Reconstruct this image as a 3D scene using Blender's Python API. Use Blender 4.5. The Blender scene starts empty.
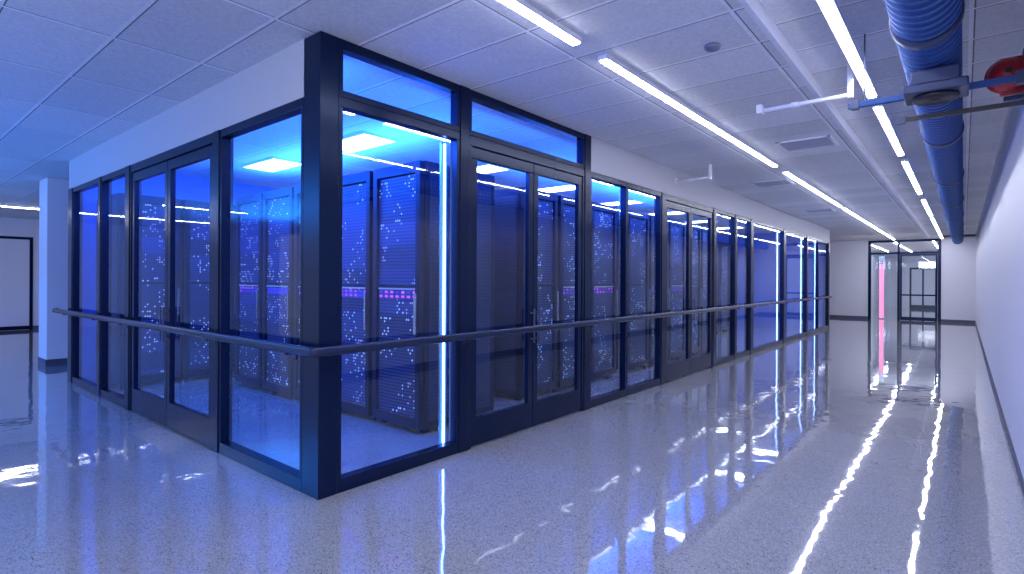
import bpy, bmesh, math, random
from mathutils import Vector, Matrix
random.seed(4)
S=bpy.context.scene
COL=S.collection
CZ=3.29
S.view_settings.view_transform='Standard'

# ------------------------------------------------------------------ materials
def newmat(n):
    m=bpy.data.materials.new(n); m.use_nodes=True
    nt=m.node_tree; b=nt.nodes['Principled BSDF']
    return m,nt,b
def pm(n,c,rough=.5,metal=0,bump=0,bscale=60,emis=None,es=0,var=0.06,spec=.5,tint=None):
    m,nt,b=newmat(n)
    b.inputs['Roughness'].default_value=rough; b.inputs['Metallic'].default_value=metal
    b.inputs['Specular IOR Level'].default_value=spec
    if tint: b.inputs['Specular Tint'].default_value=(*tint,1)
    tc=nt.nodes.new('ShaderNodeTexCoord'); no=nt.nodes.new('ShaderNodeTexNoise'); no.inputs['Scale'].default_value=bscale
    nt.links.new(tc.outputs['Object'],no.inputs['Vector'])
    mx=nt.nodes.new('ShaderNodeMix'); mx.data_type='RGBA'
    mx.inputs[6].default_value=(*[x*(1-var) for x in c],1); mx.inputs[7].default_value=(*[min(1,x*(1+var)) for x in c],1)
    nt.links.new(no.outputs['Fac'],mx.inputs[0]); nt.links.new(mx.outputs[2],b.inputs['Base Color'])
    if bump:
        bp=nt.nodes.new('ShaderNodeBump'); bp.inputs['Distance'].default_value=bump
        nt.links.new(no.outputs['Fac'],bp.inputs['Height']); nt.links.new(bp.outputs[0],b.inputs['Normal'])
    if emis:
        b.inputs['Emission Color'].default_value=(*emis,1); b.inputs['Emission Strength'].default_value=es
    return m
M={}
M['frame']=pm('frame_navy',(.003,.008,.034),.24,0,spec=.28,tint=(.45,.6,1))
M['rail']=pm('rail_navy',(.018,.028,.08),.2,.5)
M['unit']=pm('unit_navy',(.03,.045,.12),.4,.2)
M['wall']=pm('wall_paint',(.62,.63,.72),.45,bump=.0004,bscale=150)
M['band']=pm('band_paint',(.42,.43,.50),.6)
M['base']=pm('base_rubber',(.05,.06,.12),.5)
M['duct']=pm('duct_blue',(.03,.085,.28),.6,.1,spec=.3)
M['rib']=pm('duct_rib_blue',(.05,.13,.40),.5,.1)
M['white']=pm('white_enamel',(.7,.72,.82),.35)
M['vent']=pm('vent_grey',(.42,.43,.52),.5)
M['grey']=pm('grey_steel',(.16,.18,.28),.4,.4)
M['handle']=pm('handle_dark',(.05,.06,.12),.35,.3)
M['black']=pm('black_plastic',(.008,.009,.02),.4)
M['red']=pm('red_enamel',(.42,.012,.02),.3)
M['steel']=pm('steel',(.5,.52,.6),.25,.9)
M['rack']=pm('rack_black',(.003,.008,.034),.35,.1,spec=.3,tint=(.45,.6,1))
M['led_w']=pm('led_white',(.9,.9,1),.5,emis=(.88,.89,1),es=42)
M['led_far']=pm('led_white_far',(.9,.9,1),.5,emis=(.88,.89,1),es=42)
M['panel']=pm('panel_diffuser',(.9,.9,1),.5,emis=(.80,.88,1),es=16)
M['led_b']=pm('led_blue',(.3,.5,1),.5,emis=(.32,.52,1),es=12)
M['glow']=pm('led_blue_halo',(.1,.2,1),.5,emis=(.01,.14,1),es=2.2)  # halo of light around the strips, put into an emissive colour
M['led_p']=pm('led_pink',(1,.3,.5),.5,emis=(1,.30,.52),es=1.0)
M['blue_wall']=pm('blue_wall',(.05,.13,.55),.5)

def glass():
    m=bpy.data.materials.new('glass'); m.use_nodes=True; nt=m.node_tree; nt.nodes.clear()
    o=nt.nodes.new('ShaderNodeOutputMaterial'); tr=nt.nodes.new('ShaderNodeBsdfTransparent'); gl=nt.nodes.new('ShaderNodeBsdfGlossy')
    tr.inputs[0].default_value=(.88,.94,1,1); gl.inputs['Roughness'].default_value=.0; gl.inputs[0].default_value=(.88,.94,1,1)
    lw=nt.nodes.new('ShaderNodeLayerWeight'); lw.inputs[0].default_value=.5
    p=nt.nodes.new('ShaderNodeMath'); p.operation='POWER'; p.inputs[1].default_value=5
    ma=nt.nodes.new('ShaderNodeMath'); ma.operation='MULTIPLY_ADD'; ma.inputs[1].default_value=.75; ma.inputs[2].default_value=.065
    mx=nt.nodes.new('ShaderNodeMixShader')
    nt.links.new(lw.outputs['Facing'],p.inputs[0]); nt.links.new(p.outputs[0],ma.inputs[0]); nt.links.new(ma.outputs[0],mx.inputs[0])
    nt.links.new(tr.outputs[0],mx.inputs[1]); nt.links.new(gl.outputs[0],mx.inputs[2]); nt.links.new(mx.outputs[0],o.inputs[0])
    return m
M['glass']=glass()

def mth(nt,op,a=None,b=None,c=None):
    n=nt.nodes.new('ShaderNodeMath'); n.operation=op
    for i,v in enumerate((a,b,c)):
        if v is None: continue
        if isinstance(v,(int,float)): n.inputs[i].default_value=v
        else: nt.links.new(v,n.inputs[i])
    return n.outputs[0]

def floor_mat():
    m,nt,b=newmat('terrazzo')
    g=nt.nodes.new('ShaderNodeNewGeometry')
    v=nt.nodes.new('ShaderNodeTexVoronoi'); v.inputs['Scale'].default_value=160; nt.links.new(g.outputs['Position'],v.inputs['Vector'])
    v2=nt.nodes.new('ShaderNodeTexVoronoi'); v2.inputs['Scale'].default_value=110; nt.links.new(g.outputs['Position'],v2.inputs['Vector'])
    r=nt.nodes.new('ShaderNodeSeparateColor'); nt.links.new(v.outputs['Color'],r.inputs[0])
    cr=nt.nodes.new('ShaderNodeValToRGB'); e=cr.color_ramp
    e.interpolation='CONSTANT'
    def c3(k): return (k,k*1.01,k*1.10,1)
    e.elements[0].color=c3(.22); e.elements[0].position=0
    e.elements[1].color=c3(.285); e.elements[1].position=.16
    for p,k_ in ((.4,.315),(.75,.345),(.93,.41)):
        k=e.elements.new(p); k.color=c3(k_)
    nt.links.new(r.outputs[0],cr.inputs[0])
    r2=nt.nodes.new('ShaderNodeSeparateColor'); nt.links.new(v2.outputs['Color'],r2.inputs[0])
    dk=mth(nt,'MULTIPLY',mth(nt,'LESS_THAN',r2.outputs[1],.18),mth(nt,'LESS_THAN',v2.outputs['Distance'],.38))
    mx=nt.nodes.new('ShaderNodeMix'); mx.data_type='RGBA'; nt.links.new(dk,mx.inputs[0]); nt.links.new(cr.outputs[0],mx.inputs[6]); mx.inputs[7].default_value=(.05,.052,.08,1)
    nt.links.new(mx.outputs[2],b.inputs['Base Color'])
    b.inputs['Roughness'].default_value=.04
    b.inputs['Specular IOR Level'].default_value=.9
    b.inputs['Coat Weight'].default_value=.7; b.inputs['Coat Roughness'].default_value=.02; b.inputs['Coat IOR'].default_value=1.5
    n1=nt.nodes.new('ShaderNodeTexNoise'); n1.inputs['Scale'].default_value=2.9; n1.inputs['Detail'].default_value=1.6
    nt.links.new(g.outputs['Position'],n1.inputs['Vector'])
    bp=nt.nodes.new('ShaderNodeBump'); bp.inputs['Distance'].default_value=.0028
    nt.links.new(n1.outputs['Fac'],bp.inputs['Height']); nt.links.new(bp.outputs[0],b.inputs['Normal']); nt.links.new(bp.outputs[0],b.inputs['Coat Normal'])
    return m
M['floor']=floor_mat()

def ceil_mat():
    m,nt,b=newmat('ceiling_tile')
    g=nt.nodes.new('ShaderNodeNewGeometry'); s=nt.nodes.new('ShaderNodeSeparateXYZ'); nt.links.new(g.outputs['Position'],s.inputs[0])
    X=mth(nt,'DIVIDE',mth(nt,'ADD',s.outputs[0],60.1),1.2); Y=mth(nt,'DIVIDE',mth(nt,'ADD',s.outputs[1],60.3),.6)
    fx=mth(nt,'FRACT',X); fy=mth(nt,'FRACT',Y)
    lx=mth(nt,'LESS_THAN',fx,.022); ly=mth(nt,'LESS_THAN',fy,.044)
    ln=mth(nt,'MAXIMUM',lx,ly)
    ex=mth(nt,'LESS_THAN',fx,.030); ey=mth(nt,'LESS_THAN',fy,.060)
    edge=mth(nt,'SUBTRACT',mth(nt,'MAXIMUM',ex,ey),ln)
    n=nt.nodes.new('ShaderNodeTexNoise'); n.inputs['Scale'].default_value=40; n.inputs['Detail'].default_value=6; nt.links.new(g.outputs['Position'],n.inputs['Vector'])
    cb=nt.nodes.new('ShaderNodeCombineXYZ'); nt.links.new(mth(nt,'FLOOR',X),cb.inputs[0]); nt.links.new(mth(nt,'FLOOR',Y),cb.inputs[1])
    wn=nt.nodes.new('ShaderNodeTexWhiteNoise'); nt.links.new(cb.outputs[0],wn.inputs[0])
    val=mth(nt,'ADD',mth(nt,'MULTIPLY_ADD',wn.outputs[0],.13,.42),mth(nt,'MULTIPLY',n.outputs['Fac'],.34))
    val=mth(nt,'ADD',val,mth(nt,'MULTIPLY',ln,.17))
    val=mth(nt,'MULTIPLY',val,mth(nt,'SUBTRACT',1,mth(nt,'MULTIPLY',edge,.75)))
    c=nt.nodes.new('ShaderNodeCombineColor'); nt.links.new(mth(nt,'MULTIPLY',val,.97),c.inputs[0]); nt.links.new(mth(nt,'MULTIPLY',val,.98),c.inputs[1]); nt.links.new(mth(nt,'MULTIPLY',val,1.06),c.inputs[2])
    nt.links.new(c.outputs[0],b.inputs['Base Color']); b.inputs['Roughness'].default_value=.75
    return m
M['ceil']=ceil_mat()

def perf_mat(name,base,led,strength,thr,sx=.030,sz=.034,lowv=.015,k=3.0):
    m,nt,b=newmat(name)
    tc=nt.nodes.new('ShaderNodeTexCoord'); s=nt.nodes.new('ShaderNodeSeparateXYZ'); nt.links.new(tc.outputs['Object'],s.inputs[0])
    oi=nt.nodes.new('ShaderNodeObjectInfo')
    g=mth(nt,'ADD',s.outputs[0],s.outputs[1])
    a=mth(nt,'DIVIDE',mth(nt,'ADD',g,10),sx); z=mth(nt,'DIVIDE',s.outputs[2],sz)
    da=mth(nt,'ABSOLUTE',mth(nt,'SUBTRACT',mth(nt,'FRACT',a),.5)); dz=mth(nt,'ABSOLUTE',mth(nt,'SUBTRACT',mth(nt,'FRACT',z),.5))
    dot=mth(nt,'MULTIPLY',mth(nt,'LESS_THAN',da,.27),mth(nt,'LESS_THAN',dz,.27))
    cb=nt.nodes.new('ShaderNodeCombineXYZ'); nt.links.new(mth(nt,'FLOOR',a),cb.inputs[0]); nt.links.new(mth(nt,'FLOOR',z),cb.inputs[1]); nt.links.new(mth(nt,'MULTIPLY',oi.outputs['Random'],77),cb.inputs[2])
    wn=nt.nodes.new('ShaderNodeTexWhiteNoise'); nt.links.new(cb.outputs[0],wn.inputs[0])
    cb2=nt.nodes.new('ShaderNodeCombineXYZ'); nt.links.new(mth(nt,'FLOOR',mth(nt,'DIVIDE',z,7)),cb2.inputs[0]); nt.links.new(mth(nt,'FLOOR',mth(nt,'DIVIDE',a,7)),cb2.inputs[1]); nt.links.new(mth(nt,'MULTIPLY',oi.outputs['Random'],31),cb2.inputs[2])
    w2=nt.nodes.new('ShaderNodeTexWhiteNoise'); nt.links.new(cb2.outputs[0],w2.inputs[0])
    on=mth(nt,'MULTIPLY',mth(nt,'GREATER_THAN',wn.outputs[0],thr),mth(nt,'MULTIPLY',mth(nt,'GREATER_THAN',w2.outputs[0],.4),w2.outputs[0]))
    low=mth(nt,'MULTIPLY_ADD',on,1-lowv,lowv)
    em=mth(nt,'MULTIPLY',mth(nt,'MULTIPLY',dot,low),strength)
    cb3=nt.nodes.new('ShaderNodeCombineXYZ'); nt.links.new(mth(nt,'FLOOR',mth(nt,'DIVIDE',z,7)),cb3.inputs[0]); nt.links.new(mth(nt,'MULTIPLY',oi.outputs['Random'],53),cb3.inputs[1])
    w3=nt.nodes.new('ShaderNodeTexWhiteNoise'); nt.links.new(cb3.outputs[0],w3.inputs[0])
    amt=mth(nt,'MULTIPLY_ADD',dot,.65,mth(nt,'MULTIPLY',mth(nt,'POWER',w3.outputs[0],2.5),.35))
    mx=nt.nodes.new('ShaderNodeMix'); mx.data_type='RGBA'; nt.links.new(amt,mx.inputs[0]); mx.inputs[6].default_value=(*base,1); mx.inputs[7].default_value=(base[0]*k,base[1]*k,base[2]*k,1)
    nt.links.new(mx.outputs[2],b.inputs['Base Color'])
    b.inputs['Emission Color'].default_value=(*led,1); nt.links.new(em,b.inputs['Emission Strength'])
    b.inputs['Roughness'].default_value=.4; b.inputs['Metallic'].default_value=.1; b.inputs['Specular Tint'].default_value=(.45,.6,1,1)
    return m
M['perf']=perf_mat('perforated_door',(.003,.009,.034),(.32,.50,1),1.8,.84,k=8)
M['side']=perf_mat('perforated_side',(.005,.012,.04),(.3,.4,.9),.1,.95,.04,.04,k=3.5)
M['patch']=perf_mat('patch_panel',(.05,.03,.2),(.60,.07,.70),1.3,.4,.09,.045)

# ------------------------------------------------------------------ builders
def link(o,parent=None,loc=(0,0,0),rz=0):
    COL.objects.link(o); o.location=loc; o.rotation_euler=(0,0,rz)
    if parent: o.parent=parent
    return o
def meta(o,label=None,category=None,group=None,kind=None):
    if label:o['label']=label
    if category:o['category']=category
    if group:o['group']=group
    if kind:o['kind']=kind
    return o
def empty(name,loc=(0,0,0),rz=0,**k):
    e=bpy.data.objects.new(name,None); e.empty_display_size=.1
    link(e,None,loc,rz); meta(e,**k); return e
def boxes(name,bl,mat,parent=None,loc=(0,0,0),rz=0,bev=0,**k):
    bm=bmesh.new()
    for (a,b) in bl:
        r=bmesh.ops.create_cube(bm,size=1)
        for v in r['verts']:
            v.co=Vector([ (a[i]+b[i])/2+v.co[i]*abs(b[i]-a[i]) for i in range(3)])
    me=bpy.data.meshes.new(name); bm.to_mesh(me); bm.free()
    me.materials.append(M[mat]); o=bpy.data.objects.new(name,me); link(o,parent,loc,rz); meta(o,**k)
    if bev:
        mo=o.modifiers.new('b','BEVEL'); mo.width=bev; mo.segments=2; mo.limit_method='ANGLE'
    return o
def quad(name,vs,mat,parent=None,loc=(0,0,0),rz=0,**k):
    me=bpy.data.meshes.new(name); me.from_pydata(vs,[],[tuple(range(len(vs)))]); me.materials.append(M[mat])
    o=bpy.data.objects.new(name,me); link(o,parent,loc,rz); meta(o,**k); return o
def lathe(name,prof,mat,axis='z',parent=None,loc=(0,0,0),seg=32,smooth=True,mat2=None,**k):
    vs=[];fs=[]
    for (r,h) in prof:
        for i in range(seg):
            a=2*math.pi*i/seg; c,s=r*math.cos(a),r*math.sin(a)
            vs.append({'z':(c,s,h),'y':(c,h,s),'x':(h,c,s)}[axis])
    for j in range(len(prof)-1):
        for i in range(seg):
            i2=(i+1)%seg; fs.append((j*seg+i,j*seg+i2,(j+1)*seg+i2,(j+1)*seg+i))
    fs.append(tuple(range(seg))[::-1]); fs.append(tuple((len(prof)-1)*seg+i for i in range(seg)))
    me=bpy.data.meshes.new(name); me.from_pydata(vs,[],fs); me.materials.append(M[mat])
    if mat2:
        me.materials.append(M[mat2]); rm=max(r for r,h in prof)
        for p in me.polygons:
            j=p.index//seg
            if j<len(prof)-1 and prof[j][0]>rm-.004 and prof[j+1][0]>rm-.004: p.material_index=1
    bm=bmesh.new(); bm.from_mesh(me); bmesh.ops.recalc_face_normals(bm,faces=bm.faces); bm.to_mesh(me); bm.free()
    if smooth:
        for p in me.polygons: p.use_smooth=len(p.vertices)==4
    o=bpy.data.objects.new(name,me); link(o,parent,loc); meta(o,**k); return o
def sweep(name,pts,hw,hh,mat,parent=None,loc=(0,0,0),**k):
    prof=[]
    n=12
    for i in range(n):
        a=2*math.pi*(i+.5)/n; c,s=math.cos(a),math.sin(a)
        prof.append((hw*math.copysign(abs(c)**.7,c),hh*math.copysign(abs(s)**.7,s)))
    vs=[];fs=[]
    P=[Vector(p) for p in pts]
    for i,p in enumerate(P):
        d1=(P[i]-P[i-1]).normalized() if i>0 else (P[1]-P[0]).normalized()
        d2=(P[i+1]-P[i]).normalized() if i<len(P)-1 else d1
        t=(d1+d2).normalized(); nrm=Vector((t.y,-t.x,0)); sc=1/max(.5,t.dot(d1))
        for (a,b) in prof: vs.append(tuple(p+nrm*a*sc+Vector((0,0,b))))
    for j in range(len(P)-1):
        for i in range(n):
            i2=(i+1)%n; fs.append((j*n+i,j*n+i2,(j+1)*n+i2,(j+1)*n+i))
    fs.append(tuple(range(n))[::-1]); fs.append(tuple((len(P)-1)*n+i for i in range(n)))
    me=bpy.data.meshes.new(name); me.from_pydata(vs,[],fs); me.materials.append(M[mat])
    bm=bmesh.new(); bm.from_mesh(me); bmesh.ops.recalc_face_normals(bm,faces=bm.faces); bm.to_mesh(me); bm.free()
    for p in me.polygons: p.use_smooth=len(p.vertices)==4
    o=bpy.data.objects.new(name,me); link(o,parent,loc); meta(o,**k); return o

# ------------------------------------------------------------------ room shell
K='structure'
ST=.10
WX=3.83
boxes('floor',[((-20,-9,-.1),(3.95,40,0))],'floor',label='polished speckled terrazzo floor',kind=K)
boxes('ceiling',[((-20,-9,CZ),(2.42,40,CZ+.08))],'ceil',label='suspended ceiling of white acoustic tiles',kind=K)
boxes('ceiling.001',[((2.42,-9,CZ+ST),(3.95,25,CZ+ST+.08))],'ceil',label='raised ceiling strip over the corridor edge',kind=K)
boxes('ceiling.002',[((2.42,25,CZ),(4.1,40,CZ+.08))],'ceil',label='tiled ceiling of the far corridor',kind=K)
boxes('trim_1',[((2.40,-9,CZ-.012),(2.435,25,CZ+ST))],'white',label='white trim along the ceiling step',kind=K)
boxes('wall_east',[((WX,-1,0),(WX+.15,25,CZ+ST))],'wall',label='smooth pale painted corridor wall',kind=K)
boxes('baseboard_east',[((WX-.012,-1,0),(WX,25,.08))],'base',label='dark rubber baseboard',kind=K)
ox0,ox1,oh=.40,2.80,3.26
boxes('wall_north',[((-7,25,0),(ox0,25.15,CZ)),((ox1,25,0),(3.95,25.15,CZ+ST)),((ox0,25,oh),(ox1,25.15,CZ))],'wall',label='pale end wall around the glazed doors',kind=K)
boxes('baseboard_north',[((-7,24.985,0),(ox0,25,.11)),((ox1,24.985,0),(WX,25,.11))],'base',label='dark rubber baseboard',kind=K)
boxes('wall_far_corridor',[((-.6,25.15,0),(-.5,38,CZ)),((3.9,25.15,0),(4.0,38,CZ)),((-.6,38,0),(4,38.1,CZ))],'wall',label='pale walls of the corridor beyond the doors',kind=K)
boxes('wall_west',[((-18.15,-9,0),(-18,12,CZ))],'wall',label='pale wall at the end of the side hall',kind=K)
boxes('wall_side_hall',[((-18,6,0),(-6.9,6.1,CZ))],'wall',label='pale wall along the side hall',kind=K)
boxes('baseboard_west',[((-18,1.4,0),(-17.985,6,.11))],'base',label='dark rubber baseboard',kind=K)
boxes('wall_header_south',[((-6.82,.0,2.87),(-.2,.12,CZ))],'band',label='grey painted band above the glazing',kind=K)
boxes('wall_header_east',[((-.12,3.6,2.87),(0,18.9,CZ))],'band',label='grey painted band above the glazing',kind=K)
boxes('wall_room_west',[((-6.82,.12,0),(-6.7,18.8,CZ))],'blue_wall',label='blue painted wall of the server room',kind=K)
boxes('wall_room_north',[((-6.7,18.8,0),(-.15,18.9,CZ))],'blue_wall',label='blue painted wall of the server room',kind=K)

# ------------------------------------------------------------------ glazing
wn=[0]; dn=[0]
def window(loc,rz,w,z0,z1,sill=.1,top=.07,st=.035,lab='tall dark-framed glass panel of the server room'):
    wn[0]+=1
    e=empty('window_%d'%wn[0],loc,rz,label=lab,kind=K)
    boxes('window_frame',[((0,0,z0),(w,.09,z0+sill)),((0,0,z1-top),(w,.09,z1)),((0,0,z0+sill),(st,.09,z1-top)),((w-st,0,z0+sill),(w,.09,z1-top))],'frame',e,bev=.004)
    quad('glass_pane',[(st,.04,z0+sill),(w-st,.04,z0+sill),(w-st,.04,z1-top),(st,.04,z1-top)],'glass',e)
    return e
def door(loc,rz,w,z1=2.87,leaves=2,lab='glazed dark-framed double door with pull handles'):
    dn[0]+=1
    e=empty('door_%d'%dn[0],loc,rz,label=lab,kind=K)
    boxes('door_frame',[((0,0,z1-.09),(w,.1,z1)),((0,0,0),(.04,.1,z1-.09)),((w-.04,0,0),(w,.1,z1-.09))],'frame',e,bev=.004)
    lw=(w-.08)/leaves
    for i in range(leaves):
        x0=.04+i*lw+.004; x1=x0+lw-.008; s=.075; zt=z1-.1
        lf=boxes('door_leaf',[((0,.01,.015),(x1-x0,.06,.27)),((0,.01,zt-.1),(x1-x0,.06,zt)),((0,.01,.27),(s,.06,zt-.1)),((x1-x0-s,.01,.27),(x1-x0,.06,zt-.1))],'frame',e,loc=(x0,0,0),bev=.004)
        W=x1-x0
        quad('glass_pane',[(s,.035,.27),(W-s,.035,.27),(W-s,.035,zt-.1),(s,.035,zt-.1)],'glass',lf)
        hx=W-.04 if i==0 else .04
        boxes('pull_handle',[((hx-.007,-.045,.9),(hx+.007,-.032,1.25)),((hx-.006,-.032,.93),(hx+.006,.01,.945)),((hx-.006,-.032,1.2),(hx+.006,.01,1.215))],'handle',lf,label='slim dark steel pull handle')
    return e
tn=[1]
def post(a,b,lab='dark navy steel post between glass bays'):
    tn[0]+=1
    boxes('trim_%d'%tn[0],[(a,b)],'frame',label=lab,kind=K,bev=.005)
post((-.22,0,0),(0,.15,CZ),'dark navy corner post of the glazed room')
R=math.pi/2
def ewin(y0,y1,z0=0,z1=2.87,**k): return window((0,y0,0),R,y1-y0,z0,z1,**k)
ewin(.15,1.38); 
post((-.12,1.38,0),(.01,1.5,CZ))
door((0,1.5,0),R,3.47-1.5)
post((-.12,3.47,0),(.01,3.6,CZ))
ewin(.15,1.38,2.87,CZ,sill=.05,top=.07,lab='dark-framed clerestory pane above the glazing')
ewin(1.5,3.47,2.87,CZ,sill=.05,top=.07,lab='dark-framed clerestory pane above the double door')
ewin(3.6,4.54); ewin(4.54,5.62); post((-.12,5.62,0),(.01,5.74,2.87)); door((0,5.74,0),R,7.82-5.74)
post((-.12,7.82,0),(.01,7.96,2.87)); ewin(7.96,9.02); post((-.12,9.02,0),(.01,9.14,2.87)); ewin(9.14,10.05); post((-.12,10.05,0),(.01,10.25,2.87))
ewin(10.25,12.8); post((-.12,12.8,0),(.01,13.0,2.87)); ewin(13.0,15.4); post((-.12,15.4,0),(.01,15.55,2.87)); ewin(15.55,17.1); ewin(17.1,18.7)
post((-.15,18.7,0),(.01,18.9,2.87))
def swin(x0,x1): return window((x0,0,0),0,x1-x0,0,2.87)
swin(-1.62,-.22); post((-1.74,-.01,0),(-1.62,.12,2.87)); door((-4.05,0,0),0,4.05-1.74); post((-4.2,-.01,0),(-4.05,.12,2.87))
swin(-5.2,-4.2); swin(-6.62,-5.3); post((-5.3,-.01,0),(-5.2,.12,2.87)); post((-6.82,-.01,0),(-6.62,.12,2.87))

# handrail
hr=empty('handrail',(0,0,0),label='dark metal handrail wrapping the glazed room on brackets',category='handrail')
o=.085; pts=[(-7.35,-.02,1.05),(-7.33,-.065,1.05),(-7.28,-o,1.05)]
rr=.045
for i in range(7):
    a=-math.pi/2+math.pi/2*i/6
    pts.append((o-rr+rr*math.cos(a),-o+rr+rr*math.sin(a),1.05))
pts+= [(o,18.75,1.05),(o-.03,18.82,1.05)]
sweep('rail',pts,.02,.034,'rail',hr)
for y in (1.43,3.53,4.54,5.68,7.89,9.08,10.15,12.9,15.47,17.1,18.6):
    boxes('bracket',[((.0,y-.012,1.0),(o,y+.012,1.03)),((.0,y-.02,.96),(.014,y+.02,1.09))],'rail',hr)
for x in (-.3,-1.68,-4.12,-5.25,-6.72):
    boxes('bracket',[((x-.012,-o,1.0),(x+.012,0,1.03)),((x-.02,-.014,.96),(x+.02,0,1.09))],'rail',hr)

# ------------------------------------------------------------------ racks
RW,RD,RH=.77,1.1,2.74
def make_rack(loc,rz):
    e=empty('server_rack',loc,rz,label='tall black server rack with perforated door and blue lights',category='server rack',group='server racks in the glazed room')
    w,d,h=RW,RD,RH
    boxes('rack_body',[((0,.04,.05),(w,d,h)),((.03,.07,0),(.1,.14,.05)),((w-.1,.07,0),(w-.03,.14,.05)),((.03,d-.14,0),(.1,d-.07,.05)),((w-.1,d-.14,0),(w-.03,d-.07,.05))],'rack',e,bev=.006)
    dr=boxes('rack_door',[((.005,-.02,.06),(.075,.038,h-.01)),((w-.075,-.02,.06),(w-.005,.038,h-.01)),((.075,-.02,.06),(w-.075,.038,.16)),((.075,-.02,h-.12),(w-.075,.038,h-.01)),((.075,-.005,1.47),(w-.075,.038,1.50))],'rack',e,bev=.004)
    boxes('perforated_panel',[((.075,.015,.16),(w-.075,.036,1.47)),((.075,.015,1.50),(w-.075,.036,h-.12))],'perf',dr)
    boxes('handle',[((w-.055,-.055,1.0),(w-.03,-.035,1.4)),((w-.053,-.035,1.02),(w-.032,-.02,1.04)),((w-.053,-.035,1.36),(w-.032,-.02,1.38))],'steel',dr,bev=.003,label='slim steel door handle')
    boxes('side_panel',[((w,.1,.12),(w+.006,d-.08,h-.1)),((-.004,.1,.12),(0,d-.08,h-.1))],'side',e)
    boxes('top_vent',[((.15,.3,h),(w-.15,.8,h+.03))],'grey',e,bev=.004)
    return e
proto=make_rack((-1.44,1.52,0),0)
kids=[c for c in bpy.data.objects if c.parent==proto]
def copy_rack(loc,rz):
    n=proto.copy(); COL.objects.link(n); n.location=loc; n.rotation_euler=(0,0,rz)
    for c in kids:
        cc=c.copy(); cc.parent=n; COL.objects.link(cc)
        for g in [q for q in bpy.data.objects if q.parent==c]:
            gg=g.copy(); gg.parent=cc; COL.objects.link(gg)
    return n
racks=[proto]
for i in range(1,5): racks.append(copy_rack((-1.44-.82*i,1.52,0),0))
copy_rack((-5.56,.3,0),R); copy_rack((-5.56,1.12,0),R); copy_rack((-5.56,1.94,0),R)
y=3.35
for i in range(8):
    q=copy_rack((-.85,y,0),R); y+=.83
    if i in(1,2,4,5,7): racks.append(q)
    if i==2: y+=.35
for i in range(5): copy_rack((-2.2,12.2+.83*i,0),R)
for q in racks:
    w=RW
    boxes('patch_panel',[((.1,.004,1.34),(w-.1,.015,1.43))],'patch',q,label='switch panel with violet indicator lights')
    boxes('shelf_strip',[((.1,-.012,1.445),(w-.1,.013,1.46))],'vent',q,label='pale metal shelf strip')

# ------------------------------------------------------------------ lights fixtures
def linear(x,y0,y1,z=CZ,mat='led_w',drop=0):
    e=empty('linear_ceiling_light',(x,y0,z),label='long slim white LED ceiling light',category='ceiling light',group='linear lights along the corridor')
    L=y1-y0
    boxes('housing',[((-.04,0,-.035-drop),(.04,L,0-drop))],'white',e)
    boxes('diffuser',[((-.028,.02,-.045-drop),(.028,L-.02,-.035-drop))],mat,e)
    if drop:
        for yy in (.2,L-.2): boxes('hanger',[((-.004,yy,-drop),(.004,yy+.008,ST))],'steel',e)
for a,b in ((-3.2,1.25),(1.6,6.65),(7.2,12.2),(12.5,21.0),(21.4,24.6)): linear(1.32,a,b)  # last segment added to lighten the dark corridor end
for a,b in ((-1.2,3.85),(4.2,6.8),(7.3,10.9),(11.9,15.5),(16,21),(21.4,24.6)): linear(2.83,a,b,CZ-.0,drop=.02)  # end segment here is likewise added for light near the doors
for a,b in ((26,30),(31,36)): linear(1.2,a,b,mat='led_far')
linear(2.5,26,35,mat='led_far'); linear(.2,26,35,mat='led_far')
linear(-14.3,-.2,1.6,mat='led_far'); linear(-11,-4.5,-2.5,mat='led_far'); linear(-14.5,-5,-1.5,mat='led_far'); linear(-5,-8,-5,mat='led_far'); linear(-16,2.5,5,mat='led_far')
def panel(x,y):
    e=empty('light_panel',(x,y,CZ),label='square recessed LED ceiling panel',category='ceiling light',group='panel lights in the server room')
    boxes('panel_frame',[((-.5,-.26,-.03),(.5,-.23,0)),((-.5,.23,-.03),(.5,.26,0)),((-.5,-.23,-.03),(-.47,.23,0)),((.47,-.23,-.03),(.5,.23,0))],'white',e)
    boxes('diffuser',[((-.47,-.23,-.02),(.47,.23,-.005))],'panel',e)
for x in (-2.45,-4.6):
    for yy in (2.0,4.2,6.4,8.8,11.2,13.6,16): panel(x,yy)
panel(-.95,11.9); panel(-.95,14.3); panel(-.95,5.2); panel(-.95,8.0)
def strip(x,y,rz=0,z0=.0,z1=2.78,mat='led_b'):
    e=empty('led_strip',(x,y,0),rz,label='vertical blue LED light strip beside the glazing',category='led strip',group='vertical blue light strips')
    boxes('channel',[((-.034,0,z0),(.034,.02,z1))],'steel',e)
    boxes('lens',[((-.032,-.004,z0+.01),(.032,0,z1-.01))],'glow',e)  # wide glowing wings imitate the blue halo beside the diffuser
    boxes('diffuser',[((-.010,-.010,z0+.01),(.010,-.004,z1-.01))],mat,e)
for yy in (1.31,4.62,8.05,9.2,10.38,12.7,13.15,15.3,17.2): strip(-.13,yy,R)

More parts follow.
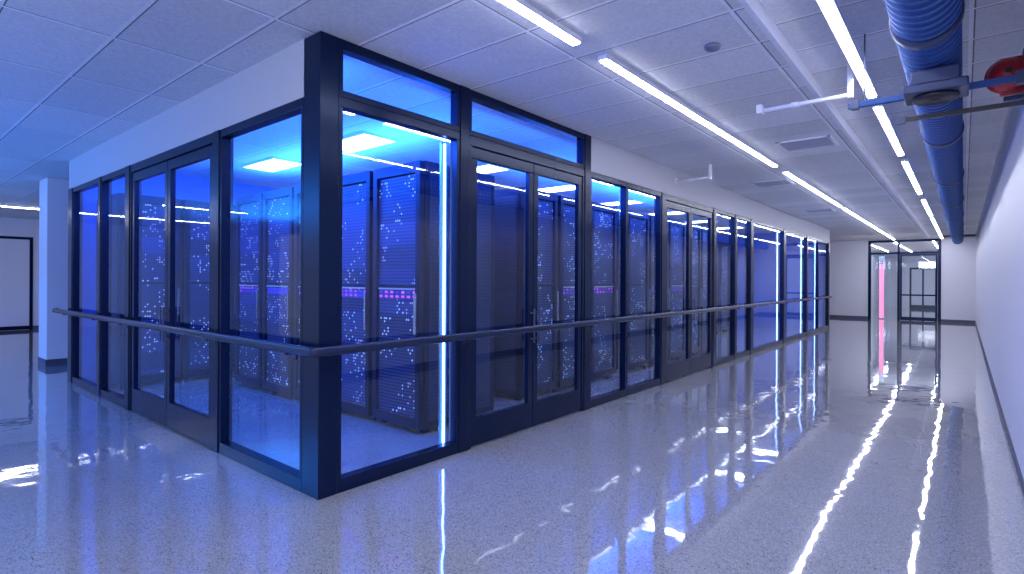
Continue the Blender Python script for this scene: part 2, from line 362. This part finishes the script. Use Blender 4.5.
# ------------------------------------------------------------------ ducts and ceiling things
DR=.15
dct=empty('air_duct',(3.3,-1,3.12),label='blue corrugated round air duct under the ceiling',category='air duct')
prof=[];yy=0
while yy<25:
    prof+=[(DR,yy),(DR,yy+.055),(DR+.016,yy+.06),(DR+.016,yy+.085)]; yy+=.09
prof.append((DR,yy))
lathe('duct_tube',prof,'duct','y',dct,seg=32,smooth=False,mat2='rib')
for yy in (2.9,6,9,12,15,18,21): 
    lathe('duct_collar',[(DR+.018,0),(DR+.028,.01),(DR+.028,.09),(DR+.018,.10)],'unit','y',dct,loc=(0,yy,0),seg=28)
un=empty('ventilation_unit',(3.33,2.47,2.80),label='dark ceiling ventilation unit with round black fan outlet',category='ventilation unit')
boxes('housing',[((-.17,-.15,-.02),(.17,.15,.04)),((-.13,-.11,.04),(.13,.11,.14))],'unit',un,bev=.012)
lathe('fan_outlet',[(.12,-.02),(.125,-.035),(.115,-.05),(.10,-.04),(.085,-.05),(.07,-.04),(.05,-.05),(.035,-.04),(.02,-.055)],'black','z',un)
st=empty('support_strut',(2.8,2.70,2.87),label='blue steel strut crossing below the air duct',category='strut')
boxes('strut_bar',[((0,-.02,-.02),(WX-2.8,.02,.02))],'duct',st,bev=.004)
boxes('clamp',[((.02,-.03,-.03),(.07,.03,.03))],'unit',st); boxes('clamp',[((.93,-.035,-.04),(WX-2.8,.035,.04))],'unit',st)
boxes('drop_rod',[((.1,-.005,.02),(.11,.005,.52))],'unit',st)
st=empty('support_strut',(3.1,2.75,2.72),label='dark steel strut fixed to the corridor wall',category='strut')
boxes('strut_bar',[((0,-.015,-.015),(WX-3.1,.015,.015))],'black',st,bev=.003)
boxes('clamp',[((.0,-.025,-.025),(.05,.025,.025))],'unit',st)
al=empty('fire_alarm_bell',(WX-.06,3.1,3.0),label='red fire alarm bell fixed to the wall',category='alarm bell')
lathe('bell',[(.02,-.12),(.05,-.115),(.08,-.095),(.10,-.06),(.11,-.02),(.113,0),(.125,.012),(.125,.022)],'red','y',al,loc=(-.06,-.05,0))
boxes('back_plate',[((-.10,-.03,-.13),(.06,.03,.13))],'red',al,bev=.01)
lathe('hub',[(.014,-.185),(.02,-.18),(.02,-.16)],'black','y',al,seg=16,loc=(-.06,0,0))
boxes('wall_bracket',[((.02,-.05,-.17),(.06,.05,.17)),((-.08,-.02,-.17),(.02,.02,-.14))],'unit',al,bev=.004)
def arm(loc,L,top,lab):
    e=empty('pipe_arm',loc,label=lab,category='pipe')
    lathe('pipe',[(.018,0),(.018,L)],'white','x',e,seg=14)
    boxes('end_fitting',[((-.03,-.04,-.03),(.02,.04,.05))],'white',e,bev=.006)
    boxes('drop_pipe',[((L-.035,-.02,-.03),(L+.01,.02,top))],'white',e,bev=.008)
    lathe('coupling',[(.024,0),(.027,.01),(.027,.06),(.024,.07)],'white','x',e,loc=(L*.35,0,0),seg=14)
arm((2.03,3.25,3.12),.72,.27,'white horizontal pipe arm hanging under the ceiling')
arm((.01,6.1,3.1),.55,.19,'white pipe arm projecting from the grey band')
lathe('smoke_detector',[(.055,0),(.06,-.012),(.05,-.03),(.03,-.036),(.012,-.04)],'grey','z',None,(2.04,1.96,CZ),label='round smoke detector on a ceiling tile',category='smoke detector')
def grille(x,y,w,d):
    e=empty('air_grille',(x,y,CZ),label='white louvred ceiling air grille',category='air vent',group='ceiling air grilles')
    boxes('grille_frame',[((-w,-d,-.015),(w,-d+.03,0)),((-w,d-.03,-.015),(w,d,0)),((-w,-d,-.015),(-w+.03,d,0)),((w-.03,-d,-.015),(w,d,0))],'white',e)
    boxes('louvres',[((-w+.03,-d+.05+i*.06,-.012),(w-.03,-d+.085+i*.06,-.002)) for i in range(int((2*d-.08)/.06))],'vent',e)
grille(.86,8.3,.3,.3); grille(1.95,5.6,.3,.3); grille(.75,13,.3,.3)

cl=empty('column',(-9.1,.4,0),label='square pale column with dark base in the side hall',category='column')
boxes('shaft',[((-.3,-.3,.12),(.3,.3,CZ))],'wall',cl,bev=.01)
boxes('base_band',[((-.31,-.31,0),(.31,.31,.12))],'base',cl)

dn[0]+=1
e=empty('door_%d'%dn[0],(-18,0,0),R,label='pale flush door in a dark frame',kind=K)
boxes('door_frame',[((-.9,-.03,0),(-.82,.0,2.75)),((1.35,-.03,0),(1.43,.0,2.75)),((-.82,-.03,2.67),(1.35,0,2.75))],'frame',e)
lf=boxes('door_leaf',[((-.82,-.02,.01),(.26,-.001,2.67)),((.27,-.02,.01),(1.35,-.001,2.67))],'wall',e)
boxes('kick_rail',[((-.82,-.028,.01),(1.35,-.02,.12))],'frame',lf)
boxes('lever_handle',[((.3,-.06,1.0),(.42,-.04,1.03)),((.3,-.05,1.0),(.33,-.02,1.03))],'steel',lf)

dn[0]+=1
e=empty('door_%d'%dn[0],(ox0,25,0),0,label='dark-framed glazed entrance doors closing the corridor',kind=K)
W=ox1-ox0
boxes('door_frame',[((0,-.02,0),(.10,.12,oh)),((W-.10,-.02,0),(W,.12,oh)),((.10,-.02,oh-.09),(W-.10,.12,oh)),((.10,-.02,2.68),(W-.10,.12,2.76)),((1.0,-.02,0),(1.08,.12,oh-.09))],'frame',e)
lf=boxes('door_leaf',[((1.09,.0,.01),(1.15,.05,2.67)),((W-.17,.0,.01),(W-.11,.05,2.67)),((1.15,0,.01),(W-.17,.05,.15)),((1.15,0,2.6),(W-.17,.05,2.67)),((1.15,0,1.0),(W-.17,.05,1.06))],'frame',e)
quad('glass_pane',[(1.15,.025,.15),(W-.17,.025,.15),(W-.17,.025,2.6),(1.15,.025,2.6)],'glass',lf)
quad('side_glass',[(.10,.05,.0),(1.0,.05,.0),(1.0,.05,2.68),(.10,.05,2.68)],'glass',e)
e=empty('led_strip',(.82,25.5,0),0,label='vertical pink light strip behind the entrance doors',category='led strip')
boxes('channel',[((-.10,0,.0),(.10,.05,2.7))],'steel',e); boxes('diffuser',[((-.08,-.01,.03),(.08,0,2.3))],'led_p',e)
dn[0]+=1
e=empty('door_%d'%dn[0],(1.0,38,0),0,label='dark glazed door at the end of the far corridor',kind=K)
boxes('door_frame',[((0,-.05,0),(.09,0,2.4)),((1.2,-.05,0),(1.29,0,2.4)),((0,-.05,2.3),(1.29,0,2.4)),((.09,-.05,0),(1.2,0,.2)),((.6,-.05,.2),(.68,0,2.3))],'frame',e)

# ------------------------------------------------------------------ added area lights without fixtures
def area(name,loc,rot,sx,sy,power,color):
    l=bpy.data.lights.new(name,'AREA'); l.shape='RECTANGLE'; l.size=sx; l.size_y=sy; l.energy=power; l.color=color
    o=bpy.data.objects.new(name,l); COL.objects.link(o); o.location=loc; o.rotation_euler=rot; return o
BL=(.015,.14,1)
area('ceiling_blue_fill',(-3.2,2.15,2.82),(math.pi,0,0),4.2,.5,230,BL)  # added light, aimed up to turn the server room ceiling blue
area('ceiling_blue_fill',(-1.5,7,2.82),(math.pi,0,0),.5,6,230,BL)  # same added ceiling light over the long rack row
area('rack_blue_fill',(-3.3,.2,3.06),(math.radians(60),0,0),6,.25,300,BL)  # added out of view behind the south header to light racks blue
area('rack_blue_fill',(-.2,9,3.06),(0,math.radians(60),0),.25,16,280,BL)  # added hidden light behind the east header, same purpose
area('hall_blue_fill',(-8,-5.5,2.0),(math.pi,0,0),8,1,1500,(.02,.26,1))  # added outside the frame to tint the side hall ceiling blue
area('corridor_fill',(2,-6,3.0),(math.radians(35),0,0),3,1,180,(.88,.9,1))
area('end_fill',(1.5,22,3.0),(math.radians(50),0,0),3,.5,20,(.85,.88,1))

w=bpy.data.worlds.new('w'); S.world=w; w.use_nodes=True
w.node_tree.nodes['Background'].inputs[0].default_value=(.52,.58,.82,1); w.node_tree.nodes['Background'].inputs[1].default_value=1.1

# ------------------------------------------------------------------ camera
cam=bpy.data.cameras.new('cam'); co=bpy.data.objects.new('cam',cam); COL.objects.link(co); S.camera=co
cam.sensor_width=36; cam.lens=548/1024*36; cam.shift_y=-7/1024; cam.clip_start=.02
yaw=math.radians(39.5)
Fv=Vector((-math.sin(yaw),math.cos(yaw),0)); Rv=Vector((math.cos(yaw),math.sin(yaw),0)); Uv=Vector((0,0,1))
roll=math.radians(.3)
R2=Rv*math.cos(roll)+Uv*math.sin(roll); U2=Uv*math.cos(roll)-Rv*math.sin(roll)
m=Matrix((R2,U2,-Fv)).transposed().to_4x4(); m.translation=Vector((3.479,-2.10,1.55)); co.matrix_world=m
